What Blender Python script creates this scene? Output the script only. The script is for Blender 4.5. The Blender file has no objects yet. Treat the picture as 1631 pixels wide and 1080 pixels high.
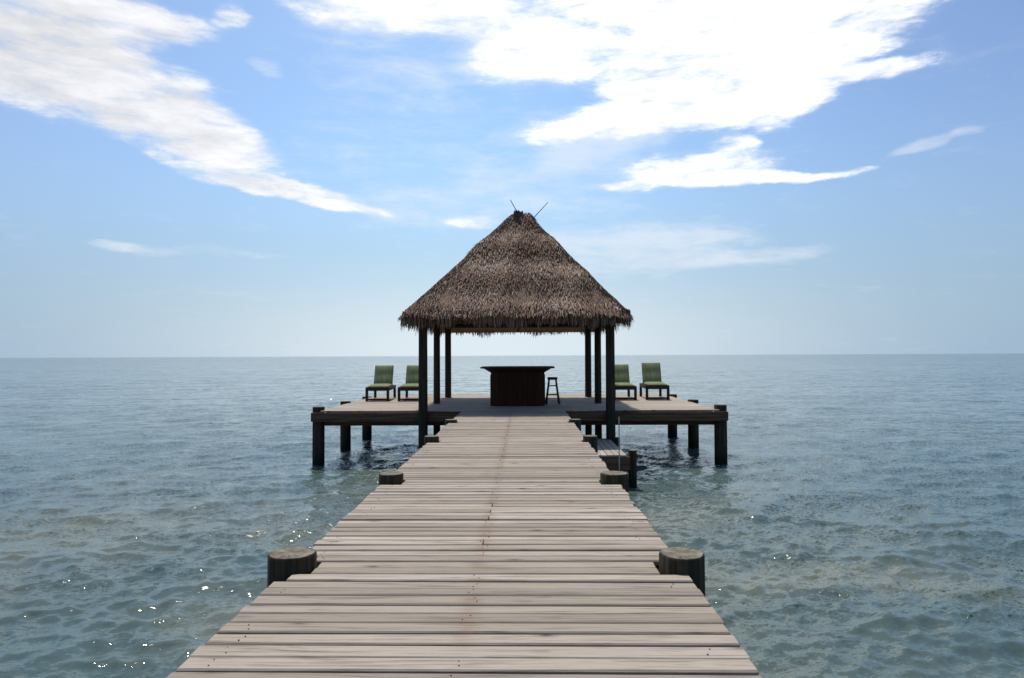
import bpy, math, random
import numpy as np
from mathutils import Vector, Matrix
random.seed(7)
R = math.radians
scene = bpy.context.scene
C = scene.collection

# ------------------------------------------------------------------ camera
FPX, PW, PH = 1080.0, 1631.0, 1080.0
cam_d = bpy.data.cameras.new('camera')
cam = bpy.data.objects.new('camera', cam_d); C.objects.link(cam)
cam_d.sensor_width = 36.0
cam_d.lens = FPX / PW * 36.0
cam_d.clip_start = 0.05; cam_d.clip_end = 60000
yaw = math.atan((834 - 815.5) / FPX)          # looks a little left of the pier axis
pitch = math.atan((566.4 - 540) / FPX)
cam.matrix_world = (Matrix.Translation((0, 0, 1.5)) @ Matrix.Rotation(yaw, 4, 'Z')
                    @ Matrix.Rotation(R(90) + pitch, 4, 'X') @ Matrix.Rotation(R(-0.25), 4, 'Z'))
scene.camera = cam
scene.render.resolution_x = 1024; scene.render.resolution_y = 678
scene.render.engine = 'CYCLES'
scene.view_settings.view_transform = 'Standard'
scene.view_settings.look = 'None'
scene.view_settings.exposure = 0.0
scene.view_settings.gamma = 1.0

# ------------------------------------------------------------------ node helper
class NT:
    def __init__(s, tree):
        s.t = tree; s.n = tree.nodes; s.l = tree.links
    def new(s, typ, **kw):
        n = s.n.new(typ)
        for k, v in kw.items():
            setattr(n, k, v)
        return n
    def put(s, sock, v):
        if isinstance(v, bpy.types.NodeSocket): s.l.new(v, sock)
        else: sock.default_value = v
    def m(s, op, a, b=None, c=None, clamp=False):
        n = s.n.new('ShaderNodeMath'); n.operation = op; n.use_clamp = clamp
        s.put(n.inputs[0], a)
        if b is not None: s.put(n.inputs[1], b)
        if c is not None: s.put(n.inputs[2], c)
        return n.outputs[0]
    def vm(s, op, a, b=None, scale=None):
        n = s.n.new('ShaderNodeVectorMath'); n.operation = op
        s.put(n.inputs[0], a)
        if b is not None: s.put(n.inputs[1], b)
        if scale is not None: s.put(n.inputs['Scale'], scale)
        return n.outputs['Value'] if op in ('LENGTH', 'DOT_PRODUCT', 'DISTANCE') else n.outputs[0]
    def mix(s, f, a, b, blend='MIX'):
        n = s.n.new('ShaderNodeMix'); n.data_type = 'RGBA'; n.blend_type = blend
        s.put(n.inputs[0], f); s.put(n.inputs[6], a); s.put(n.inputs[7], b)
        return n.outputs[2]
    def ramp(s, x, a, b, lo=0.0, hi=1.0):
        n = s.n.new('ShaderNodeMapRange'); n.interpolation_type = 'SMOOTHSTEP'
        s.put(n.inputs[0], x); s.put(n.inputs[1], a); s.put(n.inputs[2], b)
        s.put(n.inputs[3], lo); s.put(n.inputs[4], hi)
        return n.outputs[0]
    def noise(s, vec, scale, detail=4.0, rough=0.5, dist=0.0):
        n = s.n.new('ShaderNodeTexNoise')
        s.l.new(vec, n.inputs['Vector'])
        n.inputs['Scale'].default_value = scale; n.inputs['Detail'].default_value = detail
        n.inputs['Roughness'].default_value = rough; n.inputs['Distortion'].default_value = dist
        return n
    def xyz(s, v):
        n = s.n.new('ShaderNodeSeparateXYZ'); s.l.new(v, n.inputs[0]); return n.outputs
    def comb(s, x, y, z):
        n = s.n.new('ShaderNodeCombineXYZ')
        for i, v in enumerate((x, y, z)): s.put(n.inputs[i], v)
        return n.outputs[0]

def col(r, g, b): return (r, g, b, 1.0)

# ------------------------------------------------------------------ sky and sun
SUN_EL, SUN_AZ = 66.0, -16.0        # degrees; azimuth measured from +Y towards +X
world = bpy.data.worlds.new('World'); scene.world = world
world.use_nodes = True
w = NT(world.node_tree); w.n.clear()
sky = w.new('ShaderNodeTexSky', sky_type='NISHITA')
sky.sun_disc = False
sky.sun_elevation = R(SUN_EL); sky.sun_rotation = R(SUN_AZ)
sky.air_density = 1.0; sky.dust_density = 1.0; sky.ozone_density = 1.0
tc = w.new('ShaderNodeTexCoord')
D = w.vm('NORMALIZE', tc.outputs['Generated'])
dx, dy, dz = w.xyz(D)[:3]
hyp = w.m('SQRT', w.m('ADD', w.m('MULTIPLY', dx, dx), w.m('MULTIPLY', dy, dy)))
az = w.m('ARCTAN2', dx, dy)
te = w.m('DIVIDE', dz, w.m('MAXIMUM', hyp, 0.001))
# cloud-deck coordinates: where the view ray meets a flat layer overhead
zz = w.m('ADD', w.m('MAXIMUM', dz, 0.0), 0.10)
P = w.comb(w.m('DIVIDE', dx, zz), w.m('DIVIDE', dy, zz), 0.0)
warp = w.noise(P, 0.9, 3.0, 0.55)
n1 = w.noise(P, 2.6, 12.0, 0.68, 0.25)
n2 = w.noise(w.comb(w.m('MULTIPLY', az, 5.0), w.m('MULTIPLY', te, 17.0), 3.0), 2.3, 10.0, 0.66, 0.25)
wob = w.noise(w.comb(w.m('MULTIPLY', az, 6.0), w.m('MULTIPLY', te, 10.0), 9.0), 1.0, 4.0, 0.55)
wx = w.m('MULTIPLY', w.m('SUBTRACT', w.xyz(wob.outputs['Color'])[0], 0.5), 0.07)
wy = w.m('MULTIPLY', w.m('SUBTRACT', w.xyz(wob.outputs['Color'])[1], 0.5), 0.045)
azw = w.m('ADD', az, wx); tew = w.m('ADD', te, wy)

def blob(px, py, rx, ry, ang, st):
    """a soft ellipse of cloud cover at an azimuth and elevation"""
    u = (px - 834) / FPX; v = (566.4 - py) / FPX
    a0 = math.atan(u); t0 = v * math.cos(a0)
    ra = rx / FPX * math.cos(a0) ** 2; rt = ry / FPX * math.cos(a0)
    ca, sa = math.cos(R(-ang)), math.sin(R(-ang))
    X = w.m('SUBTRACT', azw, a0); Y = w.m('SUBTRACT', tew, t0)
    xr = w.m('DIVIDE', w.m('ADD', w.m('MULTIPLY', X, ca), w.m('MULTIPLY', Y, sa)), ra)
    yr = w.m('DIVIDE', w.m('SUBTRACT', w.m('MULTIPLY', Y, ca), w.m('MULTIPLY', X, sa)), rt)
    d2 = w.m('ADD', w.m('MULTIPLY', xr, xr), w.m('MULTIPLY', yr, yr))
    return w.m('MULTIPLY', w.ramp(d2, 0.0, 2.3, 1.0, 0.0), min(st, 0.97))

thick = [  # px, py, rx, ry, tilt, strength
    (40, 60, 160, 90, 5, 1.2), (110, 110, 160, 75, 15, 1.1), (230, 150, 150, 70, 24, 1.1), (330, 210, 100, 40, 22, 0.95),
    (170, 10, 160, 35, 0, 1.0), (340, 268, 90, 13, 6, 0.8), (450, 298, 90, 14, 8, 0.85), (535, 325, 70, 8, 7, 0.85),
    (570, 0, 110, 30, 0, 1.0), (760, 10, 120, 40, 5, 0.95), (850, 85, 95, 45, 0, 0.85), (1000, 50, 170, 75, 0, 1.3),
    (1170, 50, 210, 100, 0, 1.4), (1150, 130, 160, 70, 0, 1.2), (1040, 185, 210, 32, -3, 1.15), (1200, 160, 110, 40, 0, 1.0),
    (1370, 25, 170, 55, -12, 1.05), (1400, 115, 80, 16, 0, 0.8), (1165, 230, 42, 15, 0, 0.85), (1120, 268, 110, 24, 0, 0.9),
    (1190, 285, 160, 10, 0, 0.9), (1050, 292, 80, 6, 0, 0.7), (755, 347, 36, 9, 0, 0.75), (360, 10, 30, 18, 0, 0.5)]
thin = [
    (960, 240, 90, 24, -6, 0.7), (1465, 232, 55, 11, -15, 0.5), (1540, 210, 26, 9, 0, 0.4), (1010, 390, 170, 42, 0, 0.62),
    (1060, 376, 90, 10, 0, 0.6), (1190, 412, 110, 14, -3, 0.6), (165, 381, 50, 8, 0, 0.45), (300, 395, 160, 9, 3, 0.35),
    (420, 95, 25, 16, 20, 0.45), (660, 330, 130, 30, 0, 0.35), (900, 300, 160, 40, 0, 0.3),
    (640, 60, 160, 70, 0, 0.35), (700, 220, 220, 120, 0, 0.25)]
def total(lst):
    acc = None
    for b in lst:
        o = blob(*b); acc = o if acc is None else w.m('SUBTRACT', w.m('ADD', acc, o), w.m('MULTIPLY', acc, o))
    return acc
ragged = w.m('ADD', w.m('MULTIPLY', w.m('SUBTRACT', n1.outputs[0], 0.5), 1.9),
             w.m('MULTIPLY', w.m('SUBTRACT', n2.outputs[0], 0.5), 2.1))
tk = total(thick)
cover = w.ramp(w.m('ADD', tk, w.m('MULTIPLY', ragged, w.ramp(tk, 0.02, 0.35))), 0.26, 1.12)
# clouds outside the photograph's view (they light the scene and show in the water): plain noise cover
back = w.m('MULTIPLY', w.ramp(n1.outputs[0], 0.52, 0.70), w.ramp(te, 0.66, 1.0))
cover = w.m('MAXIMUM', cover, w.m('MULTIPLY', back, 0.7))
tn = w.m('ADD', total(thin), w.m('MULTIPLY', tk, 0.75))
veil = w.m('MULTIPLY', w.ramp(w.m('ADD', tn, w.m('MULTIPLY', ragged, 0.55)), 0.05, 0.9), 0.62)
# bright whitish veil of thin haze low over the sea, strongest ahead
low = w.m('MULTIPLY', w.ramp(te, 0.0, 0.34, 1.0, 0.0), 0.95)
da = w.m('DIVIDE', w.m('ADD', az, 0.06), 0.50)
glow = w.m('EXPONENT', w.m('MULTIPLY', w.m('MULTIPLY', da, da), -1.0))
SKY_STR = 0.10
glow_hi = w.m('MULTIPLY', glow, w.ramp(te, 0.45, 1.1, 1.0, 0.35))
skyc = w.mix(glow_hi, w.vm('MULTIPLY', sky.outputs[0], (1.06, 1.15, 1.32)), w.vm('MULTIPLY', sky.outputs[0], (1.34, 1.58, 1.68)))
shade = w.noise(P, 3.4, 6.0, 0.6, 0.2)
lobe = w.ramp(az, -0.75, 0.10, 0.0, 1.0)
lumen = w.m('ADD', w.m('MULTIPLY', lobe, 4.0), w.m('ADD', 8.0, w.m('MULTIPLY', w.m('SUBTRACT', w.m('ADD', w.m('MULTIPLY', shade.outputs[0], 0.5), w.m('MULTIPLY', n2.outputs[0], 0.5)), 0.5), 12.0)))
cloudc = w.vm('SCALE', w.comb(0.97, 0.985, 1.03), scale=lumen)
hazec = w.mix(w.m('MULTIPLY', glow, w.ramp(te, 0.0, 0.18, 1.0, 0.30)), w.comb(2.75, 4.25, 5.9), w.comb(7.5, 8.5, 9.2))
c1 = w.mix(low, skyc, hazec)
c2 = w.mix(veil, c1, w.comb(8.4, 9.0, 9.7))
c3 = w.mix(cover, c2, cloudc)
bg = w.new('ShaderNodeBackground'); w.l.new(c3, bg.inputs[0]); bg.inputs[1].default_value = SKY_STR
wo = w.new('ShaderNodeOutputWorld'); w.l.new(bg.outputs[0], wo.inputs[0])

sd = bpy.data.lights.new('sun', 'SUN'); sd.energy = 4.0; sd.angle = R(0.53); sd.color = (1.0, 0.95, 0.87)
sun = bpy.data.objects.new('sun', sd); C.objects.link(sun)
sv = Vector((math.sin(R(SUN_AZ)) * math.cos(R(SUN_EL)), math.cos(R(SUN_AZ)) * math.cos(R(SUN_EL)), math.sin(R(SUN_EL))))
sun.rotation_euler = sv.to_track_quat('Z', 'Y').to_euler(); sun.location = (0, 0, 40)

# ------------------------------------------------------------------ object helpers
def tag(o, label=None, cat=None, group=None, kind=None):
    if label: o['label'] = label
    if cat: o['category'] = cat
    if group: o['group'] = group
    if kind: o['kind'] = kind
    return o
def thing(name, label, cat, loc=(0, 0, 0), group=None):
    o = bpy.data.objects.new(name, None); C.objects.link(o); o.location = loc
    o.empty_display_size = 0.2
    return tag(o, label, cat, group)

class MB:
    def __init__(s): s.v = []; s.f = []; s.mi = []; s.t = []; s.tint = 0.5; s.smooth = []
    def add(s, vs, fs, mi=0, smooth=False):
        b = len(s.v); s.v += [tuple(v) for v in vs]; s.t += [s.tint] * len(vs)
        for f in fs:
            s.f.append(tuple(i + b for i in f)); s.mi.append(mi); s.smooth.append(smooth)
    def box(s, c, d, rot=None, bev=0.0, mi=0):
        x, y, z = d[0] / 2, d[1] / 2, d[2] / 2
        if bev <= 0:
            vs = [(-x, -y, -z), (x, -y, -z), (x, y, -z), (-x, y, -z), (-x, -y, z), (x, -y, z), (x, y, z), (-x, y, z)]
            fs = [(0, 3, 2, 1), (4, 5, 6, 7), (0, 1, 5, 4), (1, 2, 6, 5), (2, 3, 7, 6), (3, 0, 4, 7)]
        else:
            b = min(bev, x * .9, y * .9, z * .9); vs = []; idx = {}
            for sx in (-1, 1):
                for sy in (-1, 1):
                    for sz in (-1, 1):
                        for k in range(3):
                            p = [sx * x, sy * y, sz * z]
                            for a in range(3):
                                if a != k: p[a] -= (sx, sy, sz)[a] * b
                            idx[(sx, sy, sz, k)] = len(vs); vs.append(tuple(p))
            fs = []
            I = idx
            for k in range(3):
                a, c2 = [(1, 2), (2, 0), (0, 1)][k]
                for sg in (-1, 1):
                    q = []
                    for (u, v) in ((-1, -1), (1, -1), (1, 1), (-1, 1)):
                        sgn = [0, 0, 0]; sgn[k] = sg; sgn[a] = u; sgn[c2] = v
                        q.append(I[(sgn[0], sgn[1], sgn[2], k)])
                    fs.append(tuple(q if sg > 0 else q[::-1]))
            for k in range(3):          # edges along axis k
                a, c2 = [(1, 2), (2, 0), (0, 1)][k]
                for u in (-1, 1):
                    for v in (-1, 1):
                        def g(e, which):
                            sgn = [0, 0, 0]; sgn[k] = e; sgn[a] = u; sgn[c2] = v
                            return I[(sgn[0], sgn[1], sgn[2], which)]
                        q = (g(-1, a), g(1, a), g(1, c2), g(-1, c2))
                        fs.append(q if u * v < 0 else q[::-1])
            for sx in (-1, 1):
                for sy in (-1, 1):
                    for sz in (-1, 1):
                        q = (I[(sx, sy, sz, 0)], I[(sx, sy, sz, 1)], I[(sx, sy, sz, 2)])
                        fs.append(q if sx * sy * sz > 0 else q[::-1])
        M = Matrix.Translation(c) @ (rot.to_4x4() if rot is not None else Matrix.Identity(4))
        s.add([M @ Vector(v) for v in vs], fs, mi)
    def tube(s, p0, p1, r0, r1=None, n=12, caps=True, mi=0, mcap=None, seed=None, rings=1, wob=0.0, bev=0.0):
        p0 = Vector(p0); p1 = Vector(p1); r1 = r0 if r1 is None else r1
        ax = (p1 - p0).normalized(); q = ax.to_track_quat('Z', 'Y'); L = (p1 - p0).length
        rnd = random.Random(seed if seed is not None else 1)
        ph = [rnd.uniform(0, 6.28) for _ in range(4)]
        ts = [i / rings for i in range(rings + 1)]
        rr = [(t, 1.0) for t in ts]
        if bev > 0: rr = rr[:-1] + [(1 - bev / L, 1.0), (1.0, 1.0 - bev * .8 / max(r1, 1e-4))]
        vs = []
        for t, k in rr:
            r = (r0 + (r1 - r0) * t) * k
            for i in range(n):
                a = 2 * math.pi * i / n
                d = r * (1 + wob * (math.sin(2 * a + ph[0] + t) + .6 * math.sin(3 * a + ph[1] - t * 2) + .4 * math.sin(5 * a + ph[2])))
                bend = Vector((math.sin(t * 3 + ph[3]) - math.sin(ph[3]), math.cos(t * 2.3 + ph[0]) - math.cos(ph[0]), 0)) * wob * r0 * (1.0 if rings > 1 else 0)
                vs.append(p0 + q @ (Vector((d * math.cos(a), d * math.sin(a), L * t)) + bend))
        m_ = len(rr); fs = []
        for j in range(m_ - 1):
            for i in range(n):
                k2 = (i + 1) % n
                fs.append((j * n + i, j * n + k2, (j + 1) * n + k2, (j + 1) * n + i))
        s.add(vs, fs, mi, True)
        if caps:
            s.add(vs[:n], [tuple(range(n))[::-1]], mi)
            s.add(vs[-n:], [tuple(range(n))], mi if mcap is None else mcap)
    def build(s, name, mats, parent=None, origin=None):
        me = bpy.data.meshes.new(name)
        vs = s.v
        if origin is not None:
            o = Vector(origin); vs = [tuple(Vector(v) - o) for v in vs]
        me.from_pydata(vs, [], s.f)
        if not isinstance(mats, (list, tuple)): mats = [mats]
        for m in mats: me.materials.append(m)
        me.polygons.foreach_set('material_index', s.mi)
        me.polygons.foreach_set('use_smooth', s.smooth)
        at = me.attributes.new('tint', 'FLOAT', 'POINT'); at.data.foreach_set('value', s.t)
        me.update()
        ob = bpy.data.objects.new(name, me); C.objects.link(ob)
        if origin is not None: ob.location = origin
        if parent is not None:
            ob.parent = parent
        return ob

def principled(name):
    m = bpy.data.materials.new(name); m.use_nodes = True
    t = NT(m.node_tree); b = t.n['Principled BSDF']
    return m, t, b
def attr(t, name='tint'):
    n = t.new('ShaderNodeAttribute'); n.attribute_name = name; return n.outputs['Fac']

# ------------------------------------------------------------------ materials
def mat_boards(name, a, b_, dark, rust_x=()):
    m, t, b = principled(name)
    pos = t.new('ShaderNodeTexCoord').outputs['Object']
    ti = attr(t)
    x, y, z = t.xyz(pos)[:3]
    off = t.m('MULTIPLY', ti, 37.0)
    gv = t.comb(t.m('ADD', t.m('MULTIPLY', x, 1.1), off), t.m('MULTIPLY', y, 26.0), t.m('ADD', t.m('MULTIPLY', z, 26.0), off))
    g = t.noise(gv, 1.6, 6.0, 0.65, 0.5).outputs[0]
    gf = t.noise(t.comb(t.m('MULTIPLY', x, 5.0), t.m('MULTIPLY', y, 150.0), off), 1.0, 4.0, 0.7).outputs[0]
    base = t.mix(t.ramp(ti, 0.0, 1.0), col(*a), col(*b_))
    base = t.mix(t.m('MULTIPLY', t.m('FRACT', t.m('MULTIPLY', ti, 7.31)), 0.55), base, col(a[0] * 1.22, a[1] * 1.17, a[2] * 1.16))
    patch = t.noise(t.comb(t.m('ADD', t.m('MULTIPLY', x, 1.3), off), t.m('MULTIPLY', y, 4.0), 0.0), 1.0, 4.0, 0.6).outputs[0]
    base = t.mix(t.m('MULTIPLY', t.ramp(patch, 0.40, 0.72), 0.45), base, col(b_[0] * .62, b_[1] * .60, b_[2] * .55))
    base = t.mix(t.m('MULTIPLY', t.ramp(g, 0.46, 0.70), 0.75), base, col(*dark))
    base = t.mix(t.m('MULTIPLY', t.ramp(gf, 0.55, 0.75), 0.35), base, col(*dark))
    # knots
    vo = t.new('ShaderNodeTexVoronoi'); vo.inputs['Scale'].default_value = 1.0
    t.l.new(t.comb(t.m('ADD', t.m('MULTIPLY', x, 2.4), off), t.m('MULTIPLY', y, 7.5), off), vo.inputs['Vector'])
    pick = t.m('GREATER_THAN', t.xyz(vo.outputs['Color'])[0], 0.40)
    kn = t.m('MULTIPLY', t.ramp(vo.outputs['Distance'], 0.05, 0.13, 1.0, 0.0), pick)
    base = t.mix(t.m('MULTIPLY', kn, 0.8), base, col(dark[0] * .35, dark[1] * .32, dark[2] * .3))
    ring = t.m('MULTIPLY', t.ramp(vo.outputs['Distance'], 0.12, 0.26, 1.0, 0.0), t.m('MULTIPLY', pick, 0.35))
    base = t.mix(ring, base, col(*dark))
    # rust weeping from the nails where the boards cross a joist
    for rx in rust_x:
        dxr = t.m('ABSOLUTE', t.m('SUBTRACT', t.m('ADD', x, t.m('MULTIPLY', t.m('SUBTRACT', patch, 0.5), 0.10)), rx))
        rs = t.m('MULTIPLY', t.ramp(dxr, 0.0, 0.11, 1.0, 0.0), t.ramp(patch, 0.38, 0.6, 0.04, 0.34))
        base = t.mix(rs, base, col(0.20, 0.11, 0.06))
    # greenish algae tint in places
    al = t.noise(pos, 0.7, 5.0, 0.6).outputs[0]
    base = t.mix(t.m('MULTIPLY', t.ramp(al, 0.52, 0.70), 0.30), base, col(0.24, 0.235, 0.14))
    t.l.new(base, b.inputs['Base Color'])
    b.inputs['Roughness'].default_value = 0.72
    b.inputs['Specular IOR Level'].default_value = 0.15
    bu = t.new('ShaderNodeBump'); bu.inputs['Strength'].default_value = 0.5; bu.inputs['Distance'].default_value = 0.004
    t.l.new(t.m('ADD', g, t.m('MULTIPLY', gf, 0.6)), bu.inputs['Height']); t.l.new(bu.outputs[0], b.inputs['Normal'])
    return m
M_board = mat_boards('weathered_boards', (0.245, 0.207, 0.163), (0.50, 0.430, 0.350), (0.11, 0.088, 0.064), rust_x=(-0.325,))
M_deck = mat_boards('platform_boards', (0.34, 0.285, 0.225), (0.48, 0.41, 0.335), (0.17, 0.13, 0.10))
M_landing = mat_boards('landing_boards', (0.36, 0.32, 0.27), (0.52, 0.47, 0.41), (0.18, 0.15, 0.12))

def mat_darkwood(name, a, b_, rough=0.8, axis='z', wet=False):
    m, t, b = principled(name)
    pos = t.new('ShaderNodeTexCoord').outputs['Object']
    x, y, z = t.xyz(pos)[:3]
    k = {'x': (1.2, 22, 22), 'y': (22, 1.2, 22), 'z': (22, 22, 1.2)}[axis]
    g = t.noise(t.comb(t.m('MULTIPLY', x, k[0]), t.m('MULTIPLY', y, k[1]), t.m('MULTIPLY', z, k[2])), 1.0, 5.0, 0.65, 0.4).outputs[0]
    base = t.mix(t.ramp(g, 0.3, 0.72), col(*a), col(*b_))
    if wet:
        wz = t.xyz(t.new('ShaderNodeNewGeometry').outputs['Position'])[2]
        f = t.ramp(t.m('ADD', wz, t.m('MULTIPLY', g, 0.3)), -1.25, -0.95, 1.0, 0.0)
        base = t.mix(f, base, col(0.012, 0.020, 0.014))
    t.l.new(base, b.inputs['Base Color']); b.inputs['Roughness'].default_value = rough
    b.inputs['Specular IOR Level'].default_value = 0.12
    bu = t.new('ShaderNodeBump'); bu.inputs['Strength'].default_value = 0.6; bu.inputs['Distance'].default_value = 0.008
    t.l.new(g, bu.inputs['Height']); t.l.new(bu.outputs[0], b.inputs['Normal'])
    return m
M_pile = mat_darkwood('piling_bark', (0.020, 0.016, 0.010), (0.070, 0.054, 0.034), 0.85, 'z', True)
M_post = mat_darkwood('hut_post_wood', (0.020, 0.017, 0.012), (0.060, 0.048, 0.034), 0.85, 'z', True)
M_beam = mat_darkwood('beam_wood', (0.06, 0.036, 0.024), (0.18, 0.105, 0.066), 0.8, 'x')
M_joist = mat_darkwood('joist_wood', (0.022, 0.017, 0.013), (0.06, 0.043, 0.03), 0.8, 'y')
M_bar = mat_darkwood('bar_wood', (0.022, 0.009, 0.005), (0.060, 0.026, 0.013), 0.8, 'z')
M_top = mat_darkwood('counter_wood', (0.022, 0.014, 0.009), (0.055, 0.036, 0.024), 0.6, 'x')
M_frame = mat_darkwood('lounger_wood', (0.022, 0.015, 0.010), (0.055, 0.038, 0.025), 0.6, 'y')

def mat_endgrain():
    m, t, b = principled('piling_end_grain')
    pos = t.new('ShaderNodeTexCoord').outputs['Object']
    x, y, z = t.xyz(pos)[:3]
    wn = t.noise(pos, 5.0, 4.0, 0.6).outputs[0]
    r = t.m('SQRT', t.m('ADD', t.m('MULTIPLY', x, x), t.m('MULTIPLY', y, y)))
    rr = t.m('ADD', r, t.m('MULTIPLY', wn, 0.035))
    rings = t.m('SINE', t.m('MULTIPLY', rr, 520.0))
    big = t.noise(pos, 11.0, 5.0, 0.6).outputs[0]
    base = t.mix(t.ramp(big, 0.35, 0.68), col(0.10, 0.088, 0.062), col(0.25, 0.22, 0.165))
    base = t.mix(t.m('MULTIPLY', t.ramp(rings, -0.2, 1.0), 0.35), base, col(0.10, 0.08, 0.055))
    ang = t.m('ARCTAN2', y, x)
    cr = t.noise(t.comb(t.m('MULTIPLY', ang, 3.0), t.m('MULTIPLY', r, 2.0), 1.0), 2.0, 2.0, 0.6).outputs[0]
    base = t.mix(t.m('MULTIPLY', t.ramp(cr, 0.60, 0.66), 0.85), base, col(0.02, 0.016, 0.012))
    t.l.new(base, b.inputs['Base Color']); b.inputs['Roughness'].default_value = 0.85
    b.inputs['Specular IOR Level'].default_value = 0.2
    return m
M_end = mat_endgrain()

def mat_simple(name, a, b_, scale=8.0, rough=0.7, metal=0.0, trans=0.0):
    m, t, b = principled(name)
    pos = t.new('ShaderNodeTexCoord').outputs['Object']
    g = t.noise(pos, scale, 5.0, 0.6).outputs[0]
    t.l.new(t.mix(t.ramp(g, 0.3, 0.7), col(*a), col(*b_)), b.inputs['Base Color'])
    b.inputs['Roughness'].default_value = rough; b.inputs['Metallic'].default_value = metal
    return m
M_nail = mat_simple('nail_steel', (0.05, 0.035, 0.025), (0.09, 0.06, 0.045), 30, 0.6, 0.3)
M_pole = mat_simple('pale_pole', (0.38, 0.38, 0.35), (0.52, 0.52, 0.48), 12, 0.5)

def mat_fabric():
    m, t, b = principled('green_canvas')
    pos = t.new('ShaderNodeTexCoord').outputs['Object']
    x, y, z = t.xyz(pos)[:3]
    g = t.noise(t.comb(t.m('MULTIPLY', x, 14.0), t.m('MULTIPLY', y, 3.0), t.m('MULTIPLY', z, 3.0)), 1.0, 3.0).outputs[0]
    base = t.mix(t.ramp(g, 0.3, 0.7), col(0.24, 0.285, 0.135), col(0.34, 0.38, 0.19))
    t.l.new(base, b.inputs['Base Color']); b.inputs['Roughness'].default_value = 0.9
    tr = t.new('ShaderNodeBsdfTranslucent'); t.l.new(base, tr.inputs[0])
    mx = t.new('ShaderNodeMixShader'); mx.inputs[0].default_value = 0.4
    t.l.new(b.outputs[0], mx.inputs[1]); t.l.new(tr.outputs[0], mx.inputs[2])
    t.l.new(mx.outputs[0], t.n['Material Output'].inputs[0])
    return m
M_fab = mat_fabric()

def mat_thatch():
    m, t, b = principled('palm_thatch')
    pos = t.new('ShaderNodeTexCoord').outputs['Object']
    ti = attr(t)
    n = t.noise(pos, 1.3, 5.0, 0.6).outputs[0]
    n2_ = t.noise(pos, 30.0, 3.0, 0.6).outputs[0]
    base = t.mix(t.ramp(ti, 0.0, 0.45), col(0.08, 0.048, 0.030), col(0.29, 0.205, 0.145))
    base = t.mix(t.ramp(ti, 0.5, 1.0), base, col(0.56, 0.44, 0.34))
    base = t.mix(t.m('MULTIPLY', t.ramp(n, 0.35, 0.7), 0.45), base, col(0.22, 0.125, 0.075))
    base = t.mix(t.m('MULTIPLY', t.ramp(n2_, 0.5, 0.7), 0.3), base, col(0.05, 0.035, 0.025))
    t.l.new(base, b.inputs['Base Color']); b.inputs['Roughness'].default_value = 0.9
    b.inputs['Specular IOR Level'].default_value = 0.2
    return m
M_thatch = mat_thatch()

def mat_water():
    m, t, b = principled('sea_water')
    g = t.new('ShaderNodeNewGeometry')
    pos = g.outputs['Position']; x, y, z = t.xyz(pos)[:3]
    flat = t.comb(x, y, 0.0)
    # shallow sea: sand and weed patches showing through
    dist = t.vm('LENGTH', flat)
    bot = t.noise(flat, 0.10, 5.0, 0.6, 0.6).outputs[0]
    deep = t.mix(t.ramp(t.noise(flat, 0.02, 4.0, 0.6).outputs[0], 0.35, 0.65), col(0.050, 0.086, 0.080), col(0.084, 0.124, 0.112))
    sand = t.ramp(t.m('ADD', bot, t.m('MULTIPLY', t.ramp(x, -12.0, 2.0, 1.0, 0.0), 0.08)), 0.42, 0.66)
    near = t.ramp(dist, 6.0, 24.0, 1.0, 0.0)
    base = t.mix(t.m('MULTIPLY', sand, near), deep, col(0.165, 0.165, 0.108))
    t.l.new(base, b.inputs['Base Color'])
    b.inputs['Roughness'].default_value = 0.06
    b.inputs['IOR'].default_value = 1.333
    # ripples smaller than the mesh can carry, as normal offsets
    rot = t.comb(t.m('ADD', t.m('MULTIPLY', x, 0.94), t.m('MULTIPLY', y, 0.34)), t.m('SUBTRACT', t.m('MULTIPLY', y, 0.94 * 1.9), t.m('MULTIPLY', x, 0.34 * 1.9)), 0.0)
    a1 = t.noise(rot, 9.0, 4.0, 0.6, 0.3).outputs['Color']
    a2 = t.noise(rot, 2.0, 4.0, 0.6, 0.5).outputs['Color']
    a3 = t.noise(rot, 0.30, 5.0, 0.65, 0.4).outputs['Color']
    far = t.ramp(dist, 6.0, 45.0)
    gust = t.ramp(t.noise(t.comb(t.m('MULTIPLY', x, 0.02), t.m('MULTIPLY', y, 0.045), 0.0), 1.0, 5.0, 0.65).outputs[0], 0.3, 0.7, 0.7, 1.3)
    def ctr(v): return t.vm('SUBTRACT', v, (0.5, 0.5, 0.5))
    s = t.vm('ADD', t.vm('SCALE', ctr(a1), scale=0.72), t.vm('SCALE', ctr(a2), scale=t.m('ADD', 0.36, t.m('MULTIPLY', far, 0.75))))
    s = t.vm('ADD', s, t.vm('SCALE', ctr(a3), scale=t.m('MULTIPLY', far, 0.8)))
    a4 = ctr(t.noise(rot, 15.0, 3.0, 0.6, 0.2).outputs['Color'])
    clus = t.ramp(t.noise(flat, 0.55, 3.0, 0.6).outputs[0], 0.42, 0.62, 25.0, t.ramp(dist, 6.0, 14.0, 90.0, 300.0))
    s = t.vm('ADD', s, t.vm('SCALE', t.vm('MULTIPLY', t.vm('MULTIPLY', a4, a4), a4), scale=clus))
    s = t.vm('SCALE', s, scale=gust)
    s = t.vm('MULTIPLY', s, (1.0, 1.0, 0.0))
    nn = t.vm('NORMALIZE', t.vm('ADD', g.outputs['Normal'], s))
    t.l.new(nn, b.inputs['Normal'])
    return m
M_water = mat_water()

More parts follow.
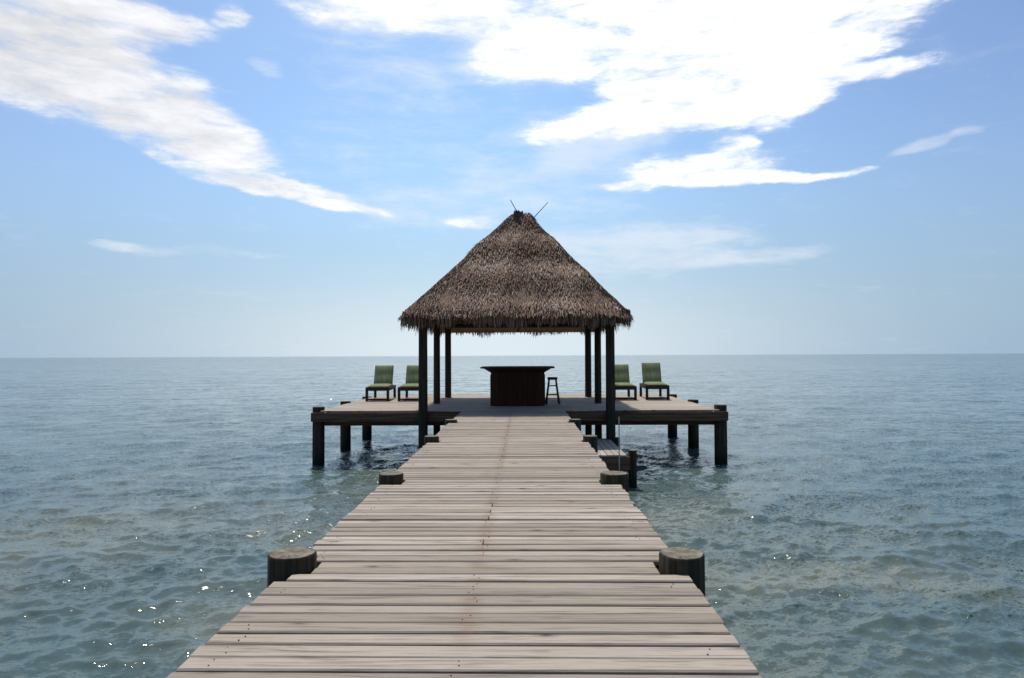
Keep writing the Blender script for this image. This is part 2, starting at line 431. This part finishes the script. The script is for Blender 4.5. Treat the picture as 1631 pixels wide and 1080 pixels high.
# ------------------------------------------------------------------ water
WZ = -1.5
def make_water():
    rng = np.random.default_rng(3)
    f = 678.0; H = 3.0
    r = [1.2]
    while r[-1] < 420:
        r.append(r[-1] + min(max(0.042, 0.85 * r[-1] ** 2 / (H * f)), 0.05 * r[-1]))
    while r[-1] < 30000: r.append(r[-1] * 1.22)
    r = np.array(r)
    fine = np.linspace(R(-47), R(47), 980)
    coarse = np.linspace(R(47), R(313), 150)[1:-1]
    th = np.concatenate([fine, coarse])
    RR, TT = np.meshgrid(r, th, indexing='ij')
    X = RR * np.sin(TT); Y = RR * np.cos(TT)
    dr = np.gradient(r)
    dth = np.where(np.abs(((TT + np.pi) % (2 * np.pi)) - np.pi) < R(47.1), R(94) / 980, R(2.0))
    sp = np.maximum(dr[:, None] * np.ones_like(TT), RR * dth)
    Z = np.zeros_like(X); DX = np.zeros_like(X); DY = np.zeros_like(X)
    N = 130
    for i in range(N):
        L = 0.15 * (3.6 / 0.15) ** ((i + rng.random()) / N)
        k = 2 * np.pi / L
        ang = R(-68) + rng.normal(0, R(40))           # wind sea running in from the right, obliquely to shore
        sl = 0.042 * (1.0 if L < 0.42 else (0.42 / L) ** 0.72)
        A = sl / k
        att = np.clip((L / sp - 2.2) / 3.0, 0, 1)
        ph = k * (X * np.cos(ang) + Y * np.sin(ang)) + rng.random() * 6.283
        Z += A * att * np.sin(ph)
        q = 0.75 * A * att * np.cos(ph)
        DX += q * np.cos(ang); DY += q * np.sin(ang)
    Z = Z - Z.mean() * 0
    nr, nt = X.shape
    co = np.stack([X + DX, Y + DY, Z + WZ], -1).reshape(-1, 3)
    co = np.vstack([co, [[0, 0, WZ]]])
    ii, jj = np.meshgrid(np.arange(nr - 1), np.arange(nt), indexing='ij')
    j2 = (jj + 1) % nt
    q = np.stack([ii * nt + jj, ii * nt + j2, (ii + 1) * nt + j2, (ii + 1) * nt + jj], -1).reshape(-1, 4)
    q = q[:, ::-1]
    j = np.arange(nt); tri = np.stack([j, np.full(nt, nr * nt), (j + 1) % nt], -1)[:, ::1]
    nq, ntri = len(q), len(tri)
    me = bpy.data.meshes.new('water')
    me.vertices.add(len(co)); me.vertices.foreach_set('co', co.astype(np.float32).ravel())
    loops = np.concatenate([q.ravel(), tri.ravel()]).astype(np.int32)
    me.loops.add(len(loops)); me.loops.foreach_set('vertex_index', loops)
    me.polygons.add(nq + ntri)
    st = np.concatenate([np.arange(nq) * 4, nq * 4 + np.arange(ntri) * 3]).astype(np.int32)
    me.polygons.foreach_set('loop_start', st)
    me.polygons.foreach_set('use_smooth', np.ones(nq + ntri, bool))
    me.update(calc_edges=True); me.validate()
    me.materials.append(M_water)
    ob = bpy.data.objects.new('water', me); C.objects.link(ob)
    tag(ob, kind='structure')
    print('water verts', len(co), 'normal z', me.polygons[1000].normal.z)
make_water()

# ------------------------------------------------------------------ walkway
CX = -0.285
WL, WR = CX - 1.40, CX + 1.40
PILE_Y = [4.86, 8.12, 11.95, 15.35]
PR_ = [(.168, .160), (.145, .162), (.13, .13), (.14, .14)]
PO_ = [(.014, -.008), (.085, -.04), (.06, .04), (.03, .03)]
def piling(x, y, r, ztop, parent, name='piling', zbot=-3.2, seed=0, mat=None):
    mb = MB()
    mb.tube((x, y, zbot), (x, y, ztop), r * 1.05, r, n=28, mi=0, mcap=1, seed=seed, rings=6, wob=0.022, bev=0.014)
    return mb.build(name, [mat or M_pile, M_end], parent, origin=(x, y, ztop))

walk = thing('wooden_walkway', 'long pale weathered plank walkway running straight out to the thatched hut', 'walkway', (CX, 0, 0))
def wp(o):   # parent keeping world place
    o.location = Vector(o.location) - Vector((CX, 0, 0)); return o
mb = MB(); nails = MB()
rnd = random.Random(11)
y = -2.2
while y < 18.50:
    bw = rnd.choice([0.118, 0.122, 0.125, 0.128, 0.134, 0.110])
    gap = rnd.choice([0.010, 0.014, 0.018, 0.022, 0.028, 0.036])
    mb.tint = rnd.random()
    exl, exr = rnd.gauss(0, 0.007), rnd.gauss(0, 0.007)
    x0, x1 = WL - exl, WR + exr
    for py in PILE_Y:                    # boards are notched round the piling tops
        i_ = PILE_Y.index(py); dm = max(0.0, abs(y + bw / 2 - py) - bw / 2)
        for s_ in (0, 1):
            pr = PR_[i_][s_] * 1.02; pxx = (WL, WR)[s_] + PO_[i_][s_]
            if dm < pr:
                ch = math.sqrt(pr * pr - dm * dm) + 0.012
                if s_ == 0: x0 = max(x0, pxx + ch)
                else: x1 = min(x1, pxx - ch)
    dzb = rnd.uniform(-0.004, 0.004)
    rot = Matrix.Rotation(rnd.gauss(0, 0.0022), 3, 'Z') @ Matrix.Rotation(rnd.gauss(0, 0.02), 3, 'X') @ Matrix.Rotation(rnd.gauss(0, 0.0012), 3, 'Y')
    if rnd.random() < 0.16 and x1 - x0 > 2.6:        # some rows are two boards butted over the middle joist
        jx = -0.325 + rnd.uniform(-0.01, 0.01)
        mb.box(((x0 + jx - .004) / 2, y + bw / 2, -0.02 + dzb), (jx - .004 - x0, bw, 0.04), rot, 0.005)
        mb.tint = rnd.random()
        mb.box(((x1 + jx + .004) / 2, y + bw / 2 + rnd.uniform(-.003, .003), -0.02 + dzb + .002), (x1 - jx - .004, bw, 0.04), rot, 0.005)
    else:
        mb.box(((x0 + x1) / 2, y + bw / 2, -0.02 + dzb), (x1 - x0, bw, 0.04), rot, 0.008)
    for nx in (-1.52, -0.325, 0.95):
        if x0 + .03 < nx < x1 - .03 and rnd.random() < .6:
            for ny in (0.28, 0.72):
                cx_, cy_ = nx + rnd.uniform(-.035, .035), y + bw * ny + rnd.uniform(-.006, .006)
                nails.tube((cx_, cy_, -0.004), (cx_, cy_, 0.0015 + dzb + 0.002), 0.0042, n=8)
    y += bw + gap
wp(mb.build('decking', M_board, walk))
o = wp(nails.build('nail_head', M_nail, walk)); o['kind'] = 'stuff'
for sx in (WL + 0.10, -0.325, WR - 0.10):
    mb = MB(); mb.box((sx, 8.15, -0.145), (0.09, 20.9, 0.20), None, 0.006); wp(mb.build('joist', M_joist, walk))
for i, py in enumerate(PILE_Y):
    for s_, sx in ((-1, WL), (1, WR)):
        q_ = 0 if s_ < 0 else 1
        rr = PR_[i][q_]; sx += PO_[i][q_]
        wp(piling(sx, py, rr, [0.098, 0.10, 0.09, 0.06][i], walk, seed=i * 2 + s_ + 5))
    for dyb in (-0.215, 0.215):
        mb = MB(); mb.box((CX, py + dyb, -0.352), (2.6 if i < 3 else 2.95, 0.07, 0.20), None, 0.006)
        wp(mb.build('crossbeam', M_beam, walk))

# ------------------------------------------------------------------ platform
PL, PR, PY0, PY1 = -5.62, 5.32, 18.66, 26.3
plat = thing('wooden_platform', 'wide raised plank platform on dark pilings, sunlit at both sides of the hut', 'platform', (-0.15, 22, 0))
def pp(o, e=plat):
    o.location = Vector(o.location) - e.location; return o
mb = MB(); y = PY0
while y < PY1:
    bw = 0.14; gap = rnd.choice([0.006, 0.010, 0.014])
    cuts = [PL - rnd.uniform(0, .03), -2.2 + rnd.choice([-.6, 0, .6]), 1.9 + rnd.choice([-.6, 0, .6]), PR + rnd.uniform(0, .03)]
    for a, b in zip(cuts, cuts[1:]):
        mb.tint = rnd.random()
        mb.box(((a + b) / 2, y + bw / 2, -0.02 + rnd.uniform(-.003, .003)), (b - a - .006, bw, 0.04), Matrix.Rotation(rnd.gauss(0, .01), 3, 'X'), 0.005)
    y += bw + gap
pp(mb.build('decking', M_deck, plat))
for a, b in ((PL - 0.24, PR + 0.24),):
    mb = MB(); mb.box(((a + b) / 2, 18.62, -0.175), (b - a, 0.07, 0.245), None, 0.006); pp(mb.build('fascia_beam', M_beam, plat))
    mb = MB(); mb.box(((a + b) / 2, 26.33, -0.175), (b - a, 0.07, 0.245), None, 0.006); pp(mb.build('fascia_beam', M_beam, plat))
for yy in (19.15, 21.48, 21.95, 24.45, 24.95):
    mb = MB(); mb.box(((PL + PR) / 2, yy, -0.36), (PR - PL + .3, 0.07, 0.20), None, 0.006); pp(mb.build('crossbeam', M_beam, plat))
for xx in (-5.45, -4.4, -3.3, -1.6, -.15, 1.3, 3.0, 4.1, 5.15):
    mb = MB(); mb.box((xx, 22.48, -0.15), (0.07, 7.55, 0.20), None, 0.006); pp(mb.build('joist', M_joist, plat))
for (xx, yy, zt) in ((-5.72, 18.85, .10), (5.42, 18.85, .12), (-5.72, 21.72, .06), (5.42, 21.9, .065), (-5.72, 24.7, .03), (5.42, 24.95, .06)):
    pp(piling(xx, yy, 0.165, zt, plat, seed=int(xx * 10 + yy)))
for (xx, yy) in ((-1.5, 19.0), (1.2, 19.0), (-1.5, 22.0), (1.2, 22.0), (-1.5, 25.0), (1.2, 25.0)):
    pp(piling(xx, yy, 0.13, -0.26, plat, seed=int(xx * 10 + yy)))

# ------------------------------------------------------------------ boat landing, a step lower on the right
land = thing('boat_landing', 'low grey plank landing step beside the right edge of the walkway, below the platform', 'landing', (1.7, 17, -.78))
LZ = -0.77
mb = MB(); x = WR + 0.20
while x < 2.32:
    mb.tint = rnd.random()
    mb.box((x + .0675, 17.05, LZ - 0.02 + rnd.uniform(-.003, .003)), (0.135, 3.1, 0.04), None, 0.005); x += 0.147
pp(mb.build('decking', M_landing, land), land)
mb = MB(); mb.box((1.78, 15.52, LZ - 0.19), (1.25, 0.07, 0.30), None, 0.006); pp(mb.build('beam', M_beam, land), land)
mb = MB(); mb.box((1.78, 18.4, LZ - 0.19), (1.25, 0.07, 0.30), None, 0.006); pp(mb.build('beam', M_beam, land), land)
mb = MB(); mb.box((2.33, 17.0, LZ - 0.15), (0.07, 2.9, 0.20), None, 0.006); pp(mb.build('joist', M_joist, land), land)
pp(piling(2.47, 15.6, 0.095, LZ + .10, land, seed=61), land)
pp(piling(2.47, 18.3, 0.095, LZ + .06, land, seed=62), land)
pp(piling(1.42, 15.68, 0.09, LZ - .05, land, seed=63), land)
pole = MB(); pole.tube((2.145, 15.42, -1.10), (2.15, 15.42, 0.10), 0.013, 0.012, n=10)
po = pole.build('thin_pole', M_pole, None, origin=(2.145, 15.42, -1.10)); tag(po, 'thin pale upright pole fixed to the front edge of the low landing', 'pole')

# ------------------------------------------------------------------ thatched hut
HX = -0.20
hut = thing('thatched_hut', 'open-sided hut with a steep brown thatched roof on six dark posts', 'hut', (HX, 21.45, 0))
hy = {'f': 18.44, 'm': 21.33, 'b': 24.5}
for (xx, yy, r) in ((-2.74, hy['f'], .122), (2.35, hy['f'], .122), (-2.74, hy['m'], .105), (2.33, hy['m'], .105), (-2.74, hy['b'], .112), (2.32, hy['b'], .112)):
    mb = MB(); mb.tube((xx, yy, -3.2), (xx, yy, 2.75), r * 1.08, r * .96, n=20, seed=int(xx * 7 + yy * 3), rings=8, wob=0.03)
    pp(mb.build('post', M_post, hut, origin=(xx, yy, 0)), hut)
# roof
EX, EY0, EY1, EZ = 2.98, 17.85, 25.15, 2.57
RX0, RX1, RY, RZ = HX - 0.22, HX + 0.40, 21.45, 5.90
A_ = Vector((HX - EX, EY0, EZ)); B_ = Vector((HX + EX, EY0, EZ)); C_ = Vector((HX + EX, EY1, EZ)); D_ = Vector((HX - EX, EY1, EZ))
P0 = Vector((RX0, RY, RZ)); P1 = Vector((RX1, RY, RZ))
faces4 = [(A_, B_, P1, P0), (B_, C_, P1, P1), (C_, D_, P0, P1), (D_, A_, P0, P0)]
roof = MB(); roof.tint = 0.25
# solid core, slightly lumpy, with real thickness
for (a, b, c, d) in faces4:
    nu, nv = 40, 30
    nrm = (b - a).cross(d - a if (d - a).length > .1 else c - a).normalized()
    for lay in (0, 1):
        vs = []
        for j in range(nv + 1):
            v = j / nv
            for i in range(nu + 1):
                u = i / nu
                p = a.lerp(d, v).lerp(b.lerp(c, v), u)
                k = math.sin(u * math.pi) ** .4 if 0 < u < 1 else 0
                p = p + nrm * ((-0.05 if lay == 0 else -0.30) + 0.0 * k)
                vs.append(p)
        fs = []
        for j in range(nv):
            for i in range(nu):
                q = (j * (nu + 1) + i, j * (nu + 1) + i + 1, (j + 1) * (nu + 1) + i + 1, (j + 1) * (nu + 1) + i)
                fs.append(q if lay == 0 else q[::-1])
        roof.add(vs, fs)
rr = random.Random(5)
def strip(mbx, p, down, side, nrm, L, W, lift, tint, curl=0.0):
    """one palm leaflet: two quads, folded slightly along its length"""
    mbx.tint = tint
    p0 = p; p1 = p + down * L * .55 + nrm * lift * .6; p2 = p + down * L + nrm * (lift - curl)
    s0, s1, s2 = side * W * .5, side * W * .5, side * W * .22
    mbx.add([p0 - s0, p0 + s0, p1 + s1, p1 - s1, p2 + s2, p2 - s2], [(0, 1, 2, 3), (3, 2, 4, 5)])
def lump(p):
    return .025 * math.sin(p.x * 2.9 + p.z * 1.3) + .03 * math.sin(p.x * 6.1 - p.z * 4.0 + p.y * 2) + .03 * math.sin(p.y * 3.3 + p.z * 2.1)
for fi, (a, b, c, d) in enumerate(faces4):
    mid_b = (a + b) / 2; mid_t = (c + d) / 2
    down = (mid_b - mid_t).normalized(); side = (b - a).normalized(); nrm = side.cross(-down).normalized()
    if nrm.z < 0: nrm = -nrm
    slopeL = (mid_b - mid_t).length
    courses = 36
    dens = 1.0 if fi == 0 else (0.75 if fi in (1, 3) else 0.3)
    for cidx in range(courses, -1, -1):
        v = cidx / courses
        pl = a.lerp(d, v); pr = b.lerp(c, v); wdt = (pr - pl).length
        n = int((wdt / 0.012 + 26) * dens)
        for i in range(n):
            u = rr.random(); vv = min(1, max(-.01, v + rr.uniform(-.022, .022)))
            p = a.lerp(d, vv).lerp(b.lerp(c, vv), u)
            ctint = 0.45 + 0.26 * math.sin(p.x * 1.7 + p.z * 2.3) * math.sin(p.z * 3.1 - p.x)
            tnt = min(1, max(0, rr.gauss(ctint, 0.25)))
            dd = (down + side * rr.gauss(0, .16) + nrm * rr.gauss(0.03, .05)).normalized()
            strip(roof, p + nrm * (lump(p) - .02 + rr.uniform(-.01, .02)) - down * .12, dd, (side + nrm * rr.uniform(-.7, .7)).normalized(), nrm,
                  rr.uniform(.15, .32), rr.uniform(.009, .024), rr.uniform(.01, .055), tnt)
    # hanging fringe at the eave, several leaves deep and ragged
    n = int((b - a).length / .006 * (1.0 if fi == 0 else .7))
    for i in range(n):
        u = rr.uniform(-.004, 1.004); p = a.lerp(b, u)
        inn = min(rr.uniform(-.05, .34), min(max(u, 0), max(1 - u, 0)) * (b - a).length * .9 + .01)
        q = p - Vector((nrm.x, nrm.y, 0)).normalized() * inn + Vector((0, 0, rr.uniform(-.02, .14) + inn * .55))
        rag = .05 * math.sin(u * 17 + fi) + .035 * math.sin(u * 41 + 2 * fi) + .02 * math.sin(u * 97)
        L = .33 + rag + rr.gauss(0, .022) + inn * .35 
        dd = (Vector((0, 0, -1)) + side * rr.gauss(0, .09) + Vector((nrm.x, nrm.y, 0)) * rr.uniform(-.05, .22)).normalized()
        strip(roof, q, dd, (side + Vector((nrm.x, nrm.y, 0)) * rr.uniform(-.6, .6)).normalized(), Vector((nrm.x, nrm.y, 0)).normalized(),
              L, rr.uniform(.014, .034), rr.uniform(-.02, .03), min(1, max(0, rr.gauss(.20, .17))))  # dark tint: weathered leaf ends, plus backlit eave shade put into the colour
# hips: leaves laid over the corners
for (e, tpt) in ((A_, P0), (B_, P1), (C_, P1), (D_, P0)):
    ax = (e - tpt).normalized(); out = Vector((e.x - HX, e.y - RY, 0)).normalized(); sd = ax.cross(Vector((0, 0, 1))).normalized()
    up = sd.cross(ax).normalized(); up = up if up.z > 0 else -up
    for i in range(2200):
        t_ = rr.random(); p = tpt.lerp(e, t_)
        ang = rr.uniform(-1.1, 1.1)
        dd = (ax * .7 + Vector((0, 0, -.3)) + sd * math.sin(ang) * .8).normalized()
        strip(roof, p + up * (rr.uniform(-.02, .05) + lump(p) * .3), dd, (sd + up * rr.uniform(-.5, .5)).normalized(), up, rr.uniform(.12, .26), rr.uniform(.012, .030),
              rr.uniform(-.06, -.01), min(1, max(0, rr.gauss(.42, .25))))
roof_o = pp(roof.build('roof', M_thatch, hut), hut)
# ridge bundle of thatch on the peak
rb = MB()
for i in range(900):
    u = rr.random(); p = P0.lerp(P1, u) + Vector((0, rr.uniform(-.05, .05), rr.uniform(-.06, .04)))
    sgn = rr.choice((-1, 1))
    dd = Vector((rr.gauss(0, .45) + (u - .5) * .7, sgn * rr.uniform(.35, .9), -rr.uniform(.5, 1.0))).normalized()
    strip(rb, p, dd, Vector((1, 0, rr.uniform(-.4, .4))).normalized(), Vector((0, sgn * .7, .7)), rr.uniform(.15, .30), rr.uniform(.02, .045), rr.uniform(-.04, .03),
          min(1, max(0, rr.gauss(.2, .2))))
for i in range(260):
    p = Vector((-.14 + rr.gauss(0, .06), 21.43 + rr.gauss(0, .06), 5.84 + rr.uniform(0, .1)))
    dd = Vector((rr.gauss(0, .4), rr.gauss(0, .4), 1)).normalized()
    strip(rb, p, dd, Vector((1, 0, 0)), Vector((0, -1, 0)), rr.uniform(.08, .20), .03, 0, min(1, max(0, rr.gauss(.12, .1))))
rbo = rb.build('ridge_bundle', M_thatch, roof_o)
for (p, q) in (((-.08, 21.4, 5.85), (-.40, 21.3, 6.42)), ((.28, 21.4, 5.80), (.80, 21.5, 6.38))):
    st = MB(); st.tube(p, q, .016, .010, n=6)
    so = st.build('ridge_stick', M_frame, roof_o, origin=p); so.location = Vector(p)
rbo.location = (0, 0, 0)
# timber frame under the roof
for yy in (hy['f'], hy['m'], hy['b']):
    mb = MB(); mb.tube((-2.95, yy, 2.58), (2.55, yy, 2.58), .075, n=12); pp(mb.build('tie_beam', M_post, hut), hut)
for xx in (-2.74, 2.34):
    mb = MB(); mb.tube((xx, 18.1, 2.69), (xx, 24.9, 2.69), .07, n=12); pp(mb.build('wall_plate', M_post, hut), hut)
for (e, tpt) in ((A_, P0), (B_, P1), (C_, P1), (D_, P0), ((A_ + B_) / 2, (P0 + P1) / 2), ((C_ + D_) / 2, (P0 + P1) / 2), ((A_ + D_) / 2, P0), ((B_ + C_) / 2, P1)):
    dn = Vector((0, 0, -.36)); ins = tpt.lerp(e, .94)
    mb = MB(); mb.tube(ins + dn, tpt + dn, .05, .04, n=10); pp(mb.build('rafter', M_post, hut), hut)

# ------------------------------------------------------------------ bar
bx, by = -0.185, 20.75
bar = thing('bar_counter', 'dark wooden bar counter with a wide overhanging top standing under the thatched roof', 'bar', (bx, by, 0))
def octa(mbx, hx, hy_, ch, z0, z1, hx2=None, hy2=None, ch2=None, mi=0):
    hx2 = hx if hx2 is None else hx2; hy2 = hy_ if hy2 is None else hy2; ch2 = ch if ch2 is None else ch2
    def rg(a, b, c, z): return [(-a + c, -b, z), (a - c, -b, z), (a, -b + c, z), (a, b - c, z), (a - c, b, z), (-a + c, b, z), (-a, b - c, z), (-a, -b + c, z)]
    vs = rg(hx, hy_, ch, z0) + rg(hx2, hy2, ch2, z1)
    fs = [tuple(range(8))[::-1], tuple(range(8, 16))] + [(i, (i + 1) % 8, (i + 1) % 8 + 8, i + 8) for i in range(8)]
    mbx.add(vs, fs, mi)
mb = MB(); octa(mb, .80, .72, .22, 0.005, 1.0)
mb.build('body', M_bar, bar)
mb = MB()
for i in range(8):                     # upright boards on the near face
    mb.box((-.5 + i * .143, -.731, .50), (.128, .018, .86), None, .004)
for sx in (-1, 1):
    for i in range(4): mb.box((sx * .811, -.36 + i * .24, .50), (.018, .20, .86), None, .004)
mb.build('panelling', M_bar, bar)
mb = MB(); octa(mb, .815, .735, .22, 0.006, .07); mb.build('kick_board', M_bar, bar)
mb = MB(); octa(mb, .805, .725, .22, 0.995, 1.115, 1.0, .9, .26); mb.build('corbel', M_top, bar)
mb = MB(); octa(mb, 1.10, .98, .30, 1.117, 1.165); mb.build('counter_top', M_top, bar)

# stool
st = thing('bar_stool', 'tall dark wooden stool beside the right end of the bar', 'stool', (.89, 21.1, 0))
mb = MB(); mb.tube((0, 0, .745), (0, 0, .825), .15, .16, n=24, bev=.01); mb.build('seat', M_frame, st)
for sx in (-1, 1):
    for sy in (-1, 1):
        mb = MB(); mb.tube((sx * .20, sy * .20, 0.004), (sx * .105, sy * .105, .75), .028, .025, n=10); mb.build('leg', M_frame, st)
for zz_, e in ((.28, .166), (.56, .133)):
    for (p, q) in (((-e, -e), (e, -e)), ((-e, e), (e, e)), ((-e, -e), (-e, e)), ((e, -e), (e, e))):
        mb = MB(); mb.tube((p[0], p[1], zz_), (q[0], q[1], zz_), .012, n=8); mb.build('rung', M_frame, st)

# ------------------------------------------------------------------ loungers
def copy_tree(o, parent=None):
    c = o.copy(); C.objects.link(c); c.parent = parent
    for ch in list(o.children): copy_tree(ch, c)
    return c
def cushion(mb, w_, l_, t_, M):
    nx, ny = 10, 14; vs = []; fs = []
    for sgn in (1, -1):
        for j in range(ny + 1):
            for i in range(nx + 1):
                u, v = i / nx * 2 - 1, j / ny * 2 - 1
                k = (1 - abs(u) ** 6) ** .5 * (1 - abs(v) ** 8) ** .5
                vs.append(M @ Vector((u * w_ / 2, v * l_ / 2, sgn * t_ / 2 * k * (1 - .10 * math.cos(v * 7)))))
    n = (nx + 1) * (ny + 1)
    for s_ in (0, 1):
        for j in range(ny):
            for i in range(nx):
                q = (s_ * n + j * (nx + 1) + i, s_ * n + j * (nx + 1) + i + 1, s_ * n + (j + 1) * (nx + 1) + i + 1, s_ * n + (j + 1) * (nx + 1) + i)
                fs.append(q if s_ == 0 else q[::-1])
    mb.add(vs, fs, 0, True)
def make_lounger():
    r_ = thing('sun_lounger', 'x', 'sun lounger', (0, 0, 0), 'green sun loungers on the platform')
    W, L = .78, 1.95                     # foot end at y=0 (towards the walkway), head end at y=L
    mb = MB()
    for sx in (-1, 1): mb.box((sx * (W / 2 - .025), L / 2, .40), (.05, L, .12), None, .008)
    mb.box((0, .025, .40), (W - .102, .05, .12), None, .006); mb.box((0, L - .025, .40), (W - .102, .05, .12), None, .006)
    for i in range(11): mb.box((0, .14 + i * .125, .425), (W - .102, .075, .02), None, .004)
    mb.build('frame', M_frame, r_)
    for sx in (-1, 1):
        for yy in (.035, L - .035):
            mb = MB(); mb.box((sx * (W / 2 - .043), yy, .175), (.085, .085, .345), None, .006); mb.build('leg', M_frame, r_)
    mb = MB(); mb.box((0, .035, .06), (W - .14, .035, .05), None, .005); mb.build('stretcher', M_frame, r_)
    mb = MB(); cushion(mb, .66, 1.34, .10, Matrix.Translation((0, .70, .487))); mb.build('seat_cushion', M_fab, r_)
    MR = Matrix.Translation((0, 1.40, .47)) @ Matrix.Rotation(R(60), 4, 'X')
    mb = MB()
    for sx in (-1, 1):
        c = MR @ Vector((sx * .30, .36, -.055)); mb.box(c, (.045, .76, .03), MR.to_3x3(), .005)
    for k in range(5):
        c = MR @ Vector((0, .06 + k * .155, -.057)); mb.box(c, (.55, .06, .02), MR.to_3x3(), .004)
    mb.tube((-.27, 1.88, .40), (-.27, 1.66, .86), .014, n=8); mb.tube((.27, 1.88, .40), (.27, 1.66, .86), .014, n=8)
    mb.build('back_frame', M_frame, r_)
    mb = MB(); cushion(mb, .66, .80, .09, MR @ Matrix.Translation((0, .39, .012))); mb.build('back_cushion', M_fab, r_)
    return r_
proto = make_lounger()
LS = [(-4.87, 22.48, R(4.0), 'green sun lounger at the far left end of the platform, fully in view'),
      (-3.80, 22.48, R(2.0), 'green sun lounger partly hidden behind the front left post of the hut'),
      (3.36, 22.62, R(-2.0), 'green sun lounger partly hidden behind the front right post of the hut'),
      (4.44, 22.62, R(-3.6), 'green sun lounger at the far right end of the platform, its back standing tallest')]
for i, (lx, ly, rz, lab) in enumerate(LS):
    o = proto if i == 0 else copy_tree(proto)
    o.location = (lx, ly, 0.006); o.rotation_euler = (0, 0, rz); o['label'] = lab
    if i == 3: o.scale = (1, 1, 1.05)
